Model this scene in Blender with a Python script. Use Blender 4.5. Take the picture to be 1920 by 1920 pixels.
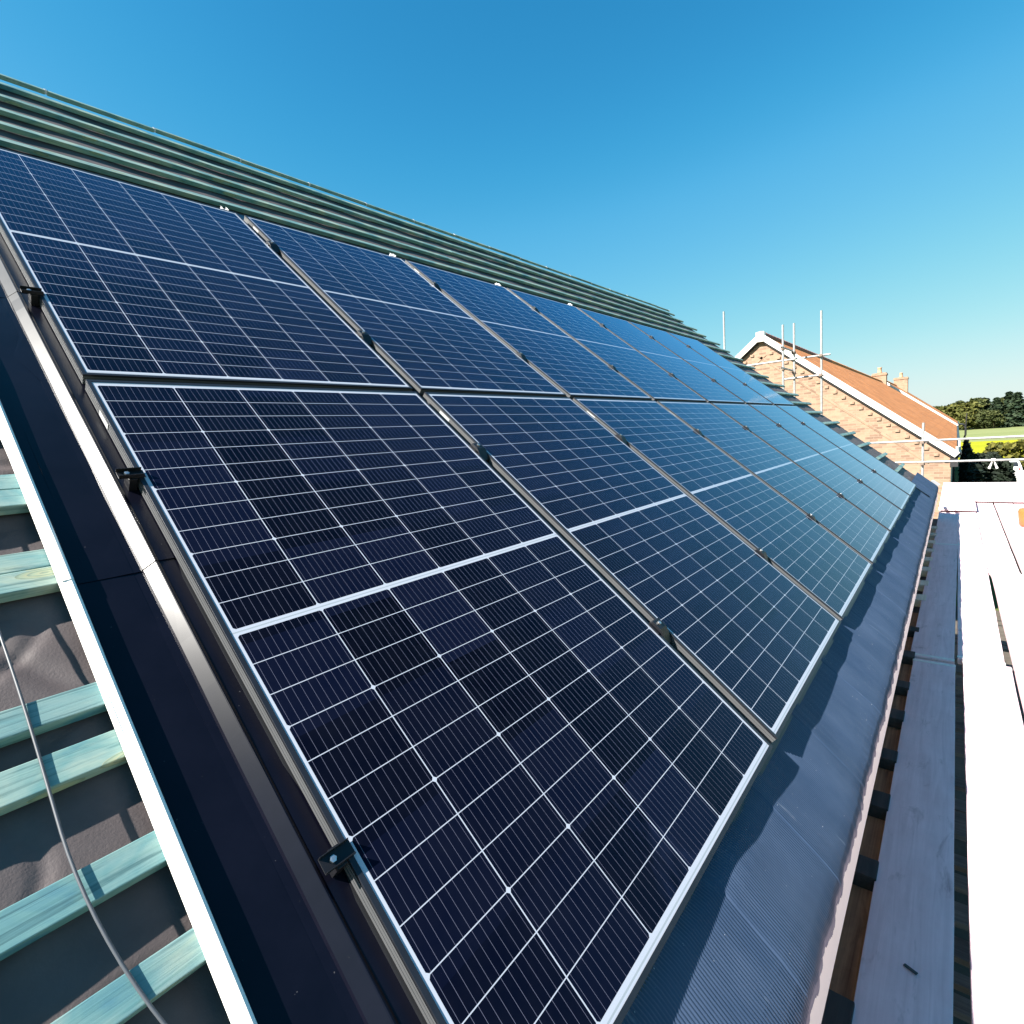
import bpy, bmesh, math, random
from mathutils import Vector, Matrix, noise
R = math.radians
random.seed(7)
for o in list(bpy.data.objects):
    bpy.data.objects.remove(o)
C = bpy.context.scene.collection

# ------------------------------------------------------------------ camera
cam = bpy.data.cameras.new("camera")
cam.sensor_width = 36.0
cam.lens = 1006.469 / 1920 * 36.0
cam.shift_x = (960 - 927.551) / 1920
cam.shift_y = (947.273 - 960) / 1920
cam.clip_start, cam.clip_end = 0.02, 9000
co = bpy.data.objects.new("camera", cam)
C.objects.link(co)
rx, up, bk = (0.646737, -0.759412, -0.070883), (0.130937, 0.018991, 0.991209), (-0.75139, -0.650333, 0.111717)
co.matrix_world = Matrix(((rx[0], up[0], bk[0], -0.403321), (rx[1], up[1], bk[1], -0.370648),
                          (rx[2], up[2], bk[2], 0.888828), (0, 0, 0, 1)))
bpy.context.scene.camera = co

# ------------------------------------------------------------------ sky and sun
SUN = Vector((-2.3, 1.195, 2.309)).normalized()
world = bpy.data.worlds.new("World")
bpy.context.scene.world = world
world.use_nodes = True
wn, wl = world.node_tree.nodes, world.node_tree.links
bg = wn["Background"]
sky = wn.new("ShaderNodeTexSky")
sky.sky_type = 'NISHITA'
sky.sun_disc = False
sky.sun_elevation = math.asin(SUN.z)
sky.sun_rotation = math.atan2(SUN.x, SUN.y)
sky.altitude = 0
sky.air_density = 1.0
sky.dust_density = 0.25
sky.ozone_density = 1.6
# daylight grading of the sky: deeper blue overhead, pale cyan haze at the horizon
pre = wn.new("ShaderNodeVectorMath"); pre.operation = 'SCALE'; pre.inputs['Scale'].default_value = 0.0601
crv = wn.new("ShaderNodeRGBCurve")
for ch, pts in ((0, ((0.0, 0.0), (0.055, 0.030), (0.095, 0.115), (0.242, 0.40), (0.40, 0.64), (0.55, 0.78), (1.0, 1.0))),
                (1, ((0.0, 0.0), (0.092, 0.275), (0.125, 0.40), (0.154, 0.49), (0.35, 0.79), (0.53, 0.91), (1.0, 1.05))),
                (2, ((0.0, 0.0), (0.167, 0.59), (0.216, 0.74), (0.254, 0.815), (0.44, 0.89), (0.60, 0.94), (1.0, 1.0)))):
    cc = crv.mapping.curves[ch]
    while len(cc.points) < len(pts): cc.points.new(0.5, 0.5)
    for p, (x, y) in zip(cc.points, pts): p.location = (x, y)
crv.mapping.update()
post = wn.new("ShaderNodeVectorMath"); post.operation = 'SCALE'; post.inputs['Scale'].default_value = 2.98
wl.new(sky.outputs[0], pre.inputs[0]); wl.new(pre.outputs[0], crv.inputs['Color'])
wl.new(crv.outputs[0], post.inputs[0]); wl.new(post.outputs[0], bg.inputs['Color'])
bg.inputs['Strength'].default_value = 0.1
sl = bpy.data.lights.new("sun", 'SUN')
sl.energy = 5.0
sl.angle = R(0.53)
sl.color = (1.0, 0.955, 0.88)
so = bpy.data.objects.new("sun", sl)
so.rotation_euler = SUN.to_track_quat('Z', 'Y').to_euler()
so.location = (-20, 10, 30)
C.objects.link(so)
vs = bpy.context.scene.view_settings
bpy.context.scene.display_settings.display_device = 'sRGB'
vs.view_transform = 'Standard'
vs.look = 'None'
vs.exposure = 1.75
vs.gamma = 1.0
vs.use_curve_mapping = False

# ------------------------------------------------------------------ node helpers
class NT:
    def __init__(s, name):
        s.m = bpy.data.materials.new(name)
        s.m.use_nodes = True
        s.n, s.l = s.m.node_tree.nodes, s.m.node_tree.links
        s.b = s.n["Principled BSDF"]
    def set(s, sock, v):
        if hasattr(v, 'outputs'): v = v.outputs[0]
        if hasattr(v, 'is_output'): s.l.new(v, sock)
        else:
            if isinstance(v, (tuple, list)) and len(v) == 3 and sock.type == 'RGBA': v = (*v, 1)
            sock.default_value = v
    def math(s, op, a, b=0.0, c=0.0, clamp=False):
        n = s.n.new("ShaderNodeMath"); n.operation = op; n.use_clamp = clamp
        s.set(n.inputs[0], a); s.set(n.inputs[1], b); s.set(n.inputs[2], c)
        return n.outputs[0]
    def obj(s):
        return s.n.new("ShaderNodeTexCoord").outputs['Object']
    def sep(s, v):
        n = s.n.new("ShaderNodeSeparateXYZ"); s.l.new(v, n.inputs[0]); return n.outputs
    def comb(s, x, y, z):
        n = s.n.new("ShaderNodeCombineXYZ")
        for i, v in enumerate((x, y, z)): s.set(n.inputs[i], v)
        return n.outputs[0]
    def map(s, v, scale=(1, 1, 1), rot=(0, 0, 0), loc=(0, 0, 0)):
        n = s.n.new("ShaderNodeMapping"); s.l.new(v, n.inputs[0])
        n.inputs['Scale'].default_value = scale; n.inputs['Rotation'].default_value = rot
        n.inputs['Location'].default_value = loc
        return n.outputs[0]
    def noise(s, v, scale=5, detail=4, rough=0.55, dist=0.0):
        n = s.n.new("ShaderNodeTexNoise"); s.l.new(v, n.inputs['Vector'])
        n.inputs['Scale'].default_value = scale; n.inputs['Detail'].default_value = detail
        n.inputs['Roughness'].default_value = rough; n.inputs['Distortion'].default_value = dist
        return n.outputs['Fac']
    def ramp(s, f, stops):
        n = s.n.new("ShaderNodeValToRGB"); s.set(n.inputs[0], f)
        e = n.color_ramp.elements
        while len(e) < len(stops): e.new(0.5)
        for i, (p, c) in enumerate(stops):
            e[i].position = p
            e[i].color = (*c, 1) if len(c) == 3 else c
        return n.outputs[0]
    def mix(s, f, a, b, mode='MIX'):
        n = s.n.new("ShaderNodeMix"); n.data_type = 'RGBA'; n.blend_type = mode
        s.set(n.inputs[0], f); s.set(n.inputs[6], a); s.set(n.inputs[7], b)
        return n.outputs[2]
    def rand(s):
        return s.n.new("ShaderNodeObjectInfo").outputs['Random']
    def bump(s, h, strength=0.3, dist=0.01):
        n = s.n.new("ShaderNodeBump"); s.set(n.inputs['Height'], h)
        n.inputs['Strength'].default_value = strength; n.inputs['Distance'].default_value = dist
        s.l.new(n.outputs[0], s.b.inputs['Normal'])
    def out(s, color=None, rough=None, metal=None, spec=None):
        if color is not None: s.set(s.b.inputs['Base Color'], color)
        if rough is not None: s.set(s.b.inputs['Roughness'], rough)
        if metal is not None: s.set(s.b.inputs['Metallic'], metal)
        if spec is not None: s.set(s.b.inputs['Specular IOR Level'], spec)
        return s.m

def plain(name, col, rough=0.5, metal=0.0, var=0.12, scale=6.0, bump=0.0, spec=0.5):
    t = NT(name)
    v = t.obj()
    f = t.noise(v, scale, 5, 0.6)
    c = t.ramp(f, [(0.25, tuple(x * (1 - var) for x in col)), (0.75, tuple(min(1, x * (1 + var)) for x in col))])
    if bump: t.bump(t.noise(v, scale * 12, 4, 0.6), bump, 0.004)
    return t.out(c, rough, metal, spec)

# ------------------------------------------------------------------ mesh helpers
class MB:
    def __init__(s): s.v, s.f, s.mi = [], [], []
    def quad(s, a, b, c, d, mi=0):
        i = len(s.v); s.v += [tuple(a), tuple(b), tuple(c), tuple(d)]; s.f.append((i, i+1, i+2, i+3)); s.mi.append(mi)
    def box(s, x0, x1, y0, y1, z0, z1, mi=0):
        i = len(s.v)
        s.v += [(x, y, z) for x in (x0, x1) for y in (y0, y1) for z in (z0, z1)]
        for f in ((0,1,3,2), (4,6,7,5), (0,4,5,1), (2,3,7,6), (0,2,6,4), (1,5,7,3)):
            s.f.append(tuple(i + k for k in f)); s.mi.append(mi)
    def hexa(s, p, mi=0):   # 8 points, ordered as box
        i = len(s.v); s.v += [tuple(q) for q in p]
        for f in ((0,1,3,2), (4,6,7,5), (0,4,5,1), (2,3,7,6), (0,2,6,4), (1,5,7,3)):
            s.f.append(tuple(i + k for k in f)); s.mi.append(mi)
    def tube(s, pts, r, seg=10, cap=True, mi=0):
        pts = [Vector(p) for p in pts]
        rr = r if isinstance(r, (list, tuple)) else [r] * len(pts)
        rings = []
        for k, p in enumerate(pts):
            d = (pts[min(k+1, len(pts)-1)] - pts[max(k-1, 0)]).normalized()
            a = d.cross(Vector((0, 0, 1)) if abs(d.z) < 0.9 else Vector((1, 0, 0))).normalized()
            b = d.cross(a)
            i = len(s.v)
            for j in range(seg):
                t = 2 * math.pi * j / seg
                s.v.append(tuple(p + (a * math.cos(t) + b * math.sin(t)) * rr[k]))
            rings.append(i)
        for k in range(len(pts) - 1):
            for j in range(seg):
                j2 = (j + 1) % seg
                s.f.append((rings[k]+j, rings[k]+j2, rings[k+1]+j2, rings[k+1]+j)); s.mi.append(mi)
        if cap:
            s.f.append(tuple(rings[0] + j for j in reversed(range(seg)))); s.mi.append(mi)
            s.f.append(tuple(rings[-1] + j for j in range(seg))); s.mi.append(mi)
    def prism(s, prof, y0, y1, mi=0):   # closed profile in (x,z), extruded along y
        i = len(s.v); n = len(prof)
        s.v += [(x, y0, z) for x, z in prof] + [(x, y1, z) for x, z in prof]
        for j in range(n):
            k = (j + 1) % n
            s.f.append((i+j, i+k, i+n+k, i+n+j)); s.mi.append(mi)
        s.f.append(tuple(i + j for j in range(n))); s.mi.append(mi)
        s.f.append(tuple(i + n + j for j in reversed(range(n)))); s.mi.append(mi)
    def grid(s, us, vsv, fn, mi=0):
        i = len(s.v); nu, nv = len(us), len(vsv)
        for u in us:
            for v in vsv: s.v.append(tuple(fn(u, v)))
        for a in range(nu - 1):
            for b in range(nv - 1):
                s.f.append((i+a*nv+b, i+(a+1)*nv+b, i+(a+1)*nv+b+1, i+a*nv+b+1)); s.mi.append(mi)
    def lathe(s, prof, seg=16, c=(0, 0, 0), mi=0):
        rings = []
        for r, z in prof:
            i = len(s.v)
            for j in range(seg):
                t = 2 * math.pi * j / seg
                s.v.append((c[0] + r * math.cos(t), c[1] + r * math.sin(t), c[2] + z))
            rings.append(i)
        for k in range(len(prof) - 1):
            for j in range(seg):
                j2 = (j + 1) % seg
                s.f.append((rings[k]+j, rings[k]+j2, rings[k+1]+j2, rings[k+1]+j)); s.mi.append(mi)
        s.f.append(tuple(rings[0] + j for j in reversed(range(seg)))); s.mi.append(mi)
        s.f.append(tuple(rings[-1] + j for j in range(seg))); s.mi.append(mi)
    def mesh(s, name, mats, smooth=False, bevel=0.0, fixn=True):
        me = bpy.data.meshes.new(name)
        me.from_pydata(s.v, [], s.f)
        for m in (mats if isinstance(mats, (list, tuple)) else [mats]): me.materials.append(m)
        for p, k in zip(me.polygons, s.mi): p.material_index = k
        if fixn or bevel:
            bm = bmesh.new(); bm.from_mesh(me)
            if fixn: bmesh.ops.recalc_face_normals(bm, faces=bm.faces)
            if bevel:
                bmesh.ops.remove_doubles(bm, verts=bm.verts, dist=1e-5)
                ed = [e for e in bm.edges if len(e.link_faces) == 2 and e.calc_face_angle(0) > 0.5]
                bmesh.ops.bevel(bm, geom=ed, offset=bevel, segments=2, affect='EDGES', profile=0.6)
            bm.to_mesh(me); bm.free()
        if smooth:
            for p in me.polygons: p.use_smooth = True
        me.update()
        return me
    def obj(s, name, mats, parent=None, **k):
        return link(name, s.mesh(name, mats, **k), parent)

def link(name, data, parent=None):
    o = bpy.data.objects.new(name, data); C.objects.link(o)
    if parent is not None: o.parent = parent
    return o
def tag(o, label=None, cat=None, group=None, kind=None):
    if label: o['label'] = label
    if cat: o['category'] = cat
    if group: o['group'] = group
    if kind: o['kind'] = kind
    return o
def thing(name, label, cat, loc=(0, 0, 0), rot=(0, 0, 0), group=None):
    o = link(name, None); o.location = loc; o.rotation_euler = rot
    o.empty_display_size = 0.1
    return tag(o, label, cat, group)
def dup(root, loc, rot=None, label=None, scale=None):
    r = root.copy(); C.objects.link(r); r.location = loc
    if rot is not None: r.rotation_euler = rot
    if scale is not None: r.scale = scale
    if label: r['label'] = label
    for ch in list(root.children):
        c = ch.copy(); C.objects.link(c); c.parent = r
        for g in list(ch.children):
            d = g.copy(); C.objects.link(d); d.parent = c
    return r

SL = R(40)                                   # roof pitch
RROT = (SL, 0, 0)
def rw(u, v, n):                             # roof coordinates (along eaves, up slope, out of the roof) to world
    return Vector((u, v * math.cos(SL) - n * math.sin(SL), v * math.sin(SL) + n * math.cos(SL)))
def on_roof(o): o.rotation_euler = RROT; return o
def nz(x, y, z=0.0): return noise.noise(Vector((x, y, z)))
ORD = ['first', 'second', 'third', 'fourth', 'fifth', 'sixth', 'seventh', 'eighth']
def lin(a, b, n): return [a + (b - a) * i / (n - 1) for i in range(n)]

# ------------------------------------------------------------------ materials
PW, PH, GX, GY = 1.134, 1.762, 0.0488, 0.0245
PITCH, ROWV = PW + GX, PH + GY

def cell_material():
    t = NT("solar_cells")
    x, y, z = t.sep(t.obj())
    MX = 0.017; CW = (PW - 2 * MX) / 6
    RH = (PH / 2 - 0.007 - 0.024) / 12
    X = t.math('SUBTRACT', x, MX)
    q = t.math('DIVIDE', X, CW)
    fx = t.math('FRACT', q)
    dx = t.math('MULTIPLY', t.math('MINIMUM', fx, t.math('SUBTRACT', 1.0, fx)), CW)
    ym = t.math('ABSOLUTE', t.math('SUBTRACT', y, PH / 2))
    Y = t.math('SUBTRACT', ym, 0.007)
    r = t.math('DIVIDE', Y, RH)
    fy = t.math('FRACT', r)
    dy = t.math('MULTIPLY', t.math('MINIMUM', fy, t.math('SUBTRACT', 1.0, fy)), RH)
    r3 = t.math('DIVIDE', Y, RH * 3)
    f3 = t.math('FRACT', r3)
    d3 = t.math('MULTIPLY', t.math('MINIMUM', f3, t.math('SUBTRACT', 1.0, f3)), RH * 3)
    def lt(a, b): return t.math('LESS_THAN', a, b)
    def mx(*a):
        o = a[0]
        for k in a[1:]: o = t.math('MAXIMUM', o, k)
        return o
    edge = mx(lt(x, MX), t.math('GREATER_THAN', x, PW - MX), t.math('GREATER_THAN', r, 12.0), lt(Y, 0.0))
    white = mx(lt(dx, 0.0012), lt(dy, 0.00085), lt(t.math('ADD', dx, d3), 0.0062), edge)
    grey = mx(lt(ym, 0.0016), t.math('MULTIPLY', t.math('GREATER_THAN', ym, PH/2 - 0.0165), lt(ym, PH/2 - 0.0135)))
    fb = t.math('FRACT', t.math('ADD', t.math('MULTIPLY', q, 11.0), 0.0))
    db = t.math('ABSOLUTE', t.math('SUBTRACT', fb, 0.5))
    bus = lt(db, 0.021)
    v = t.obj()
    cellid = t.comb(t.math('FLOOR', q), t.math('FLOOR', t.math('DIVIDE', y, RH * 3)), t.rand())
    wn_ = t.n.new("ShaderNodeTexWhiteNoise"); t.l.new(cellid, wn_.inputs['Vector'])
    cell = t.mix(wn_.outputs['Value'], (0.0008, 0.0012, 0.0042), (0.0026, 0.0040, 0.0140))
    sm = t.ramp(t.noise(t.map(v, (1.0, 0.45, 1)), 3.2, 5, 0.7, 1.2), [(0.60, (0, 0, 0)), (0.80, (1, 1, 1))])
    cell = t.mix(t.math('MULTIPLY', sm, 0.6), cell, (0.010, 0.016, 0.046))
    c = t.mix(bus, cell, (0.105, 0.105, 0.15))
    c = t.mix(white, c, (0.42, 0.44, 0.50))
    c = t.mix(grey, c, (0.30, 0.33, 0.36))
    dust = t.ramp(t.noise(v, 9, 6, 0.7), [(0.35, (0.0, 0.0, 0.0)), (0.8, (0.0028, 0.0028, 0.003))])
    c = t.mix(1.0, c, dust, 'ADD')
    rg = t.math('ADD', 0.03, t.math('MULTIPLY', t.ramp(t.noise(t.map(v, (1.0, 0.3, 1)), 6, 7, 0.75, 0.8), [(0.35, (0, 0, 0)), (0.75, (1, 1, 1))]), 0.11))
    t.bump(t.noise(v, 2.2, 2, 0.5), 0.05, 0.004)
    m = t.out(c, 0.6, 0.0, 0.0)
    fr = t.n.new("ShaderNodeFresnel"); fr.inputs['IOR'].default_value = 1.52
    fac = t.math('SUBTRACT', t.math('MULTIPLY', t.math('POWER', fr.outputs[0], 1.35), 1.85), 0.020, clamp=True)
    gl = t.n.new("ShaderNodeBsdfGlossy"); t.set(gl.inputs['Roughness'], rg)
    gl.inputs['Color'].default_value = (0.64, 0.785, 1.0, 1)
    ms = t.n.new("ShaderNodeMixShader"); t.l.new(fac, ms.inputs[0])
    t.l.new(t.b.outputs[0], ms.inputs[1]); t.l.new(gl.outputs[0], ms.inputs[2])
    t.l.new(ms.outputs[0], t.n["Material Output"].inputs['Surface'])
    return m
M_CELL = cell_material()
M_LIP = plain("black_anodised_frame", (0.018, 0.020, 0.026), 0.38, 0.3, 0.2, 20)
M_RAIL = plain("silver_frame_side", (0.088, 0.090, 0.094), 0.5, 0.2, 0.1, 12)
M_STICK = plain("white_sticker", (0.36, 0.36, 0.36), 0.5)
M_BLACKMETAL = plain("black_clamp_metal", (0.008, 0.008, 0.010), 0.42, 0.0, 0.2, 30, spec=0.35)
M_BOLT = plain("bolt_steel", (0.6, 0.6, 0.6), 0.3, 0.9)
M_ALU = plain("bright_aluminium", (0.42, 0.43, 0.45), 0.38, 0.55, 0.06, 8)

def flashing_material():
    t = NT("black_coated_flashing")
    v = t.obj()
    c = t.ramp(t.noise(v, 7, 6, 0.7), [(0.3, (0.0022, 0.0023, 0.006)), (0.7, (0.004, 0.0041, 0.0095))])
    sp = t.ramp(t.noise(v, 160, 2, 0.5), [(0.76, (0, 0, 0)), (0.80, (1, 1, 1))])
    c = t.mix(t.math('MULTIPLY', sp, 0.35), c, (0.18, 0.17, 0.17))
    return t.out(c, t.math('ADD', 0.255, t.math('MULTIPLY', t.noise(v, 5, 4, 0.6), 0.07)), 0.0, 0.24)
M_FLASH = flashing_material()

def felt_material():
    t = NT("grey_roofing_felt")
    v = t.obj()
    a = t.noise(v, 3.5, 6, 0.65)
    c = t.ramp(a, [(0.3, (0.050, 0.038, 0.038)), (0.5, (0.080, 0.062, 0.062)), (0.72, (0.118, 0.096, 0.095))])
    b = t.noise(v, 220, 2, 0.6)
    c = t.mix(t.math('MULTIPLY', b, 0.25), c, (0.05, 0.045, 0.045))
    t.bump(b, 0.25, 0.002)
    return t.out(c, 0.62, 0.0, 0.4)
M_FELT = felt_material()

def batten_material():
    t = NT("treated_green_timber")
    v = t.obj(); rnd = t.rand()
    off = t.comb(t.math('MULTIPLY', rnd, 37.0), t.math('MULTIPLY', rnd, 11.0), 0.0)
    n = t.n.new("ShaderNodeVectorMath"); n.operation = 'ADD'; t.l.new(v, n.inputs[0]); t.l.new(off, n.inputs[1])
    v = n.outputs[0]
    g = t.noise(t.map(v, (1.6, 46, 46)), 1.8, 6, 0.65, 0.7)
    big = t.noise(t.map(v, (4.0, 9, 9)), 1.3, 4, 0.6, 0.8)
    c = t.ramp(big, [(0.28, (0.05, 0.165, 0.235)), (0.42, (0.14, 0.265, 0.265)), (0.55, (0.235, 0.325, 0.300)), (0.72, (0.38, 0.40, 0.31))])
    gl = t.ramp(g, [(0.36, (0.30, 0.42, 0.44)), (0.47, (1, 1, 1)), (0.56, (0.95, 0.97, 0.95)), (0.66, (0.62, 0.74, 0.72))])
    c = t.mix(0.75, c, gl, 'MULTIPLY')
    vo = t.n.new("ShaderNodeTexVoronoi"); vo.feature = 'F1'
    t.l.new(t.map(v, (4.6, 17.0, 17.0)), vo.inputs['Vector']); vo.inputs['Scale'].default_value = 1.0
    ring = t.math('FRACT', t.math('ADD', t.math('MULTIPLY', vo.outputs['Distance'], 13.0), t.math('MULTIPLY', g, 0.9)))
    near = t.math('LESS_THAN', vo.outputs['Distance'], 0.20)
    kc = t.ramp(ring, [(0.0, (0.40, 0.34, 0.17)), (0.6, (0.30, 0.33, 0.20)), (0.9, (0.14, 0.17, 0.11))])
    c = t.mix(t.math('MULTIPLY', near, 0.6), c, kc)
    c = t.mix(1.0, c, t.mix(rnd, (0.74, 0.85, 0.90), (0.96, 1.0, 0.98)), 'MULTIPLY')
    t.bump(g, 0.25, 0.003)
    return t.out(c, 0.72, 0.0, 0.3)
M_BATTEN = batten_material()

def eaves_material():
    t = NT("slate_blue_pleated_flashing")
    v = t.obj()
    a = t.noise(t.map(v, (2, 1, 1)), 4, 6, 0.65)
    c = t.ramp(a, [(0.3, (0.022, 0.040, 0.080)), (0.7, (0.042, 0.064, 0.112))])
    sm = t.ramp(t.noise(t.map(v, (9, 1.6, 1)), 2.2, 5, 0.75, 0.6), [(0.66, (0, 0, 0)), (0.78, (1, 1, 1))])
    c = t.mix(t.math('MULTIPLY', sm, 0.35), c, (0.36, 0.40, 0.47))
    sp = t.ramp(t.noise(v, 130, 2, 0.5), [(0.755, (0, 0, 0)), (0.79, (1, 1, 1))])
    c = t.mix(t.math('MULTIPLY', sp, 0.6), c, (0.6, 0.6, 0.6))
    return t.out(c, 0.5, 0.0, 0.45)
M_EAVES = eaves_material()
M_FASCIA = plain("cream_fascia_paint", (0.74, 0.66, 0.58), 0.5, 0, 0.04, 3)

def wood(name, lo, hi, grain=(1.2, 26, 26), bump=0.3):
    t = NT(name)
    v = t.obj(); rnd = t.rand()
    n = t.n.new("ShaderNodeVectorMath"); n.operation = 'ADD'
    t.l.new(v, n.inputs[0]); t.l.new(t.comb(t.math('MULTIPLY', rnd, 31.0), t.math('MULTIPLY', rnd, 7.0), 0.0), n.inputs[1])
    v = n.outputs[0]
    g = t.noise(t.map(v, grain), 1.5, 6, 0.65, 1.0)
    w = t.noise(v, 5.0, 6, 0.7)
    c = t.ramp(t.math('ADD', t.math('MULTIPLY', g, 0.65), t.math('MULTIPLY', w, 0.35)), [(0.33, lo), (0.62, hi)])
    st = t.ramp(t.noise(t.map(v, (2.0, 7, 7)), 2.0, 4, 0.75, 0.5), [(0.58, (1, 1, 1)), (0.76, (0.50, 0.47, 0.46))])
    c = t.mix(0.8, c, st, 'MULTIPLY')
    c = t.mix(1.0, c, t.mix(rnd, (0.86, 0.86, 0.88), (1.0, 1.0, 1.0)), 'MULTIPLY')
    t.bump(g, bump, 0.004)
    return t.out(c, 0.8, 0.0, 0.25)
M_BOARD = wood("weathered_scaffold_board", (0.64, 0.465, 0.485), (0.82, 0.625, 0.645))
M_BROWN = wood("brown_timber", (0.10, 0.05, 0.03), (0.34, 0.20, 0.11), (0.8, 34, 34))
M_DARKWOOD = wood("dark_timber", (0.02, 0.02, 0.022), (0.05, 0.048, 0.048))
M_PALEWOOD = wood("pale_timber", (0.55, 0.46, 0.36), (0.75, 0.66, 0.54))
M_LOWBOARD = wood("dark_scaffold_board", (0.12, 0.11, 0.11), (0.26, 0.235, 0.23))  # darker grey wood tone for the lower lift boards
M_TUBE = plain("galvanised_tube", (0.36, 0.36, 0.35), 0.45, 0.25, 0.3, 14)
M_COUPLER = plain("rusty_coupler", (0.20, 0.15, 0.12), 0.65, 0.35, 0.45, 40)
M_PALECOUPLER = plain("zinc_coupler", (0.62, 0.60, 0.57), 0.5, 0.4, 0.2, 40)

def brick(name, axis, c1, c2, mortar):
    t = NT(name)
    x, y, z = t.sep(t.obj())
    v = t.comb(y if axis == 'x' else x, z, 0.0)
    b = t.n.new("ShaderNodeTexBrick"); t.l.new(v, b.inputs['Vector'])
    b.inputs['Scale'].default_value = 1.0
    b.inputs['Brick Width'].default_value = 0.225; b.inputs['Row Height'].default_value = 0.075
    b.inputs['Mortar Size'].default_value = 0.006; b.inputs['Mortar Smooth'].default_value = 0.2
    b.inputs['Bias'].default_value = -0.35
    b.inputs['Color1'].default_value = (*c1, 1); b.inputs['Color2'].default_value = (*c2, 1)
    b.inputs['Mortar'].default_value = (*mortar, 1)
    n = t.noise(t.map(v, (3.2, 9, 1)), 1.4, 4, 0.7)
    c = t.mix(1.0, b.outputs['Color'], t.ramp(n, [(0.3, (0.82, 0.80, 0.78)), (0.6, (1.08, 1.04, 1.0))]), 'MULTIPLY')
    t.bump(b.outputs['Fac'], -0.4, 0.006)
    return t.out(c, 0.85, 0, 0.2)
BUFF = ((0.33, 0.222, 0.155), (0.15, 0.092, 0.068), (0.31, 0.235, 0.18))
M_BRICKX = brick("buff_brick_gable", 'x', *BUFF)
M_BRICKY = brick("buff_brick_front", 'y', *BUFF)

def pantile():
    t = NT("orange_pantiles")
    x, y, z = t.sep(t.obj())
    w = t.math('SINE', t.math('MULTIPLY', x, 2 * math.pi / 0.30))
    row = t.math('FRACT', t.math('MULTIPLY', y, 1 / 0.32))
    col = t.math('FRACT', t.math('MULTIPLY', x, 1 / 2.1))
    a = t.noise(t.obj(), 1.6, 5, 0.7)
    c = t.ramp(a, [(0.3, (0.54, 0.200, 0.065)), (0.7, (0.62, 0.255, 0.095))])
    wv = t.n.new("ShaderNodeTexWhiteNoise")
    t.l.new(t.comb(t.math('FLOOR', t.math('MULTIPLY', x, 1 / 0.3)), t.math('FLOOR', t.math('MULTIPLY', y, 1 / 0.32)), 0.0), wv.inputs['Vector'])
    c = t.mix(1.0, c, t.mix(wv.outputs['Value'], (0.70, 0.68, 0.66), (1.10, 1.08, 1.04)), 'MULTIPLY')
    c = t.mix(t.math('MULTIPLY', t.math('LESS_THAN', col, 0.03), 0.8), c, (0.22, 0.085, 0.04))  # dark stripes paint in the shadow moire of the tile columns
    h = t.math('ADD', t.math('MULTIPLY', w, 0.5), t.math('MULTIPLY', row, -0.5))
    t.bump(h, 0.45, 0.025)
    return t.out(c, 0.75, 0, 0.25)
M_TILE = pantile()
M_RIDGE = plain("dark_red_ridge_tile", (0.26, 0.085, 0.06), 0.7, 0, 0.3, 3)
M_VERGE = plain("white_verge", (0.82, 0.79, 0.74), 0.6, 0, 0.05, 4)
M_PVC_B = plain("black_plastic", (0.02, 0.02, 0.022), 0.4)
M_PVC_W = plain("white_plastic_pipe", (0.72, 0.70, 0.68), 0.4)
M_POT = plain("terracotta_pot", (0.55, 0.30, 0.17), 0.8)

def ground_mat(name, stops, scale=0.2):
    t = NT(name); v = t.obj()
    f = t.math('ADD', t.math('MULTIPLY', t.noise(v, scale, 6, 0.65), 0.7), t.math('MULTIPLY', t.noise(v, scale * 14, 4, 0.7), 0.3))
    return t.out(t.ramp(f, stops), 0.9, 0, 0.1)
M_GRASS = ground_mat("rough_grass", [(0.3, (0.05, 0.075, 0.02)), (0.55, (0.10, 0.12, 0.035)), (0.75, (0.16, 0.14, 0.06))])
M_FIELD = ground_mat("pale_green_field", [(0.3, (0.15, 0.175, 0.065)), (0.7, (0.21, 0.225, 0.10))], 0.05)
M_RAPE = ground_mat("yellow_rapeseed_field", [(0.3, (0.22, 0.225, 0.008)), (0.7, (0.32, 0.31, 0.012))], 0.15)

def leaf(name, a, b):
    t = NT(name)
    g = t.n.new("ShaderNodeNewGeometry")
    c = t.mix(g.outputs['Random Per Island'], a, b)
    m = t.out(c, 0.7, 0, 0.2)
    return m
M_LEAF_Y = leaf("yellow_green_leaves", (0.05, 0.06, 0.012), (0.125, 0.12, 0.03))
M_LEAF_G = leaf("mid_green_leaves", (0.028, 0.042, 0.013), (0.075, 0.082, 0.026))
M_LEAF_D = leaf("dark_green_needles", (0.012, 0.026, 0.014), (0.038, 0.056, 0.027))
M_HEDGE = leaf("hedge_leaves", (0.04, 0.043, 0.006), (0.13, 0.115, 0.022))
M_YEW = leaf("dark_shrub_leaves", (0.006, 0.011, 0.007), (0.016, 0.024, 0.014))
M_BARK = plain("tree_bark", (0.09, 0.065, 0.045), 0.9)

# ================================================================== SETTING
GZ = -5.4
def sheet(name, x0, x1, y0, y1, z, m, n=2):
    b = MB(); b.grid(lin(x0, x1, n), lin(y0, y1, n), lambda x, y: (x, y, z))
    return tag(b.obj(name, m), kind='structure')
sheet("ground", -4000, 6000, -5000, 5000, GZ, M_GRASS)
M_DIRT = ground_mat("site_dirt", [(0.3, (0.05, 0.042, 0.035)), (0.7, (0.13, 0.11, 0.09))], 1.2)
sheet("site_ground", -12, 22, -9, 9, GZ + 0.02, M_DIRT)
sheet("far_field", 146, 262, -60, 90, GZ + 0.02, M_FIELD)
sheet("rapeseed_field", 92, 145.9, -60, 60, GZ + 0.03, M_RAPE)

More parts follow.
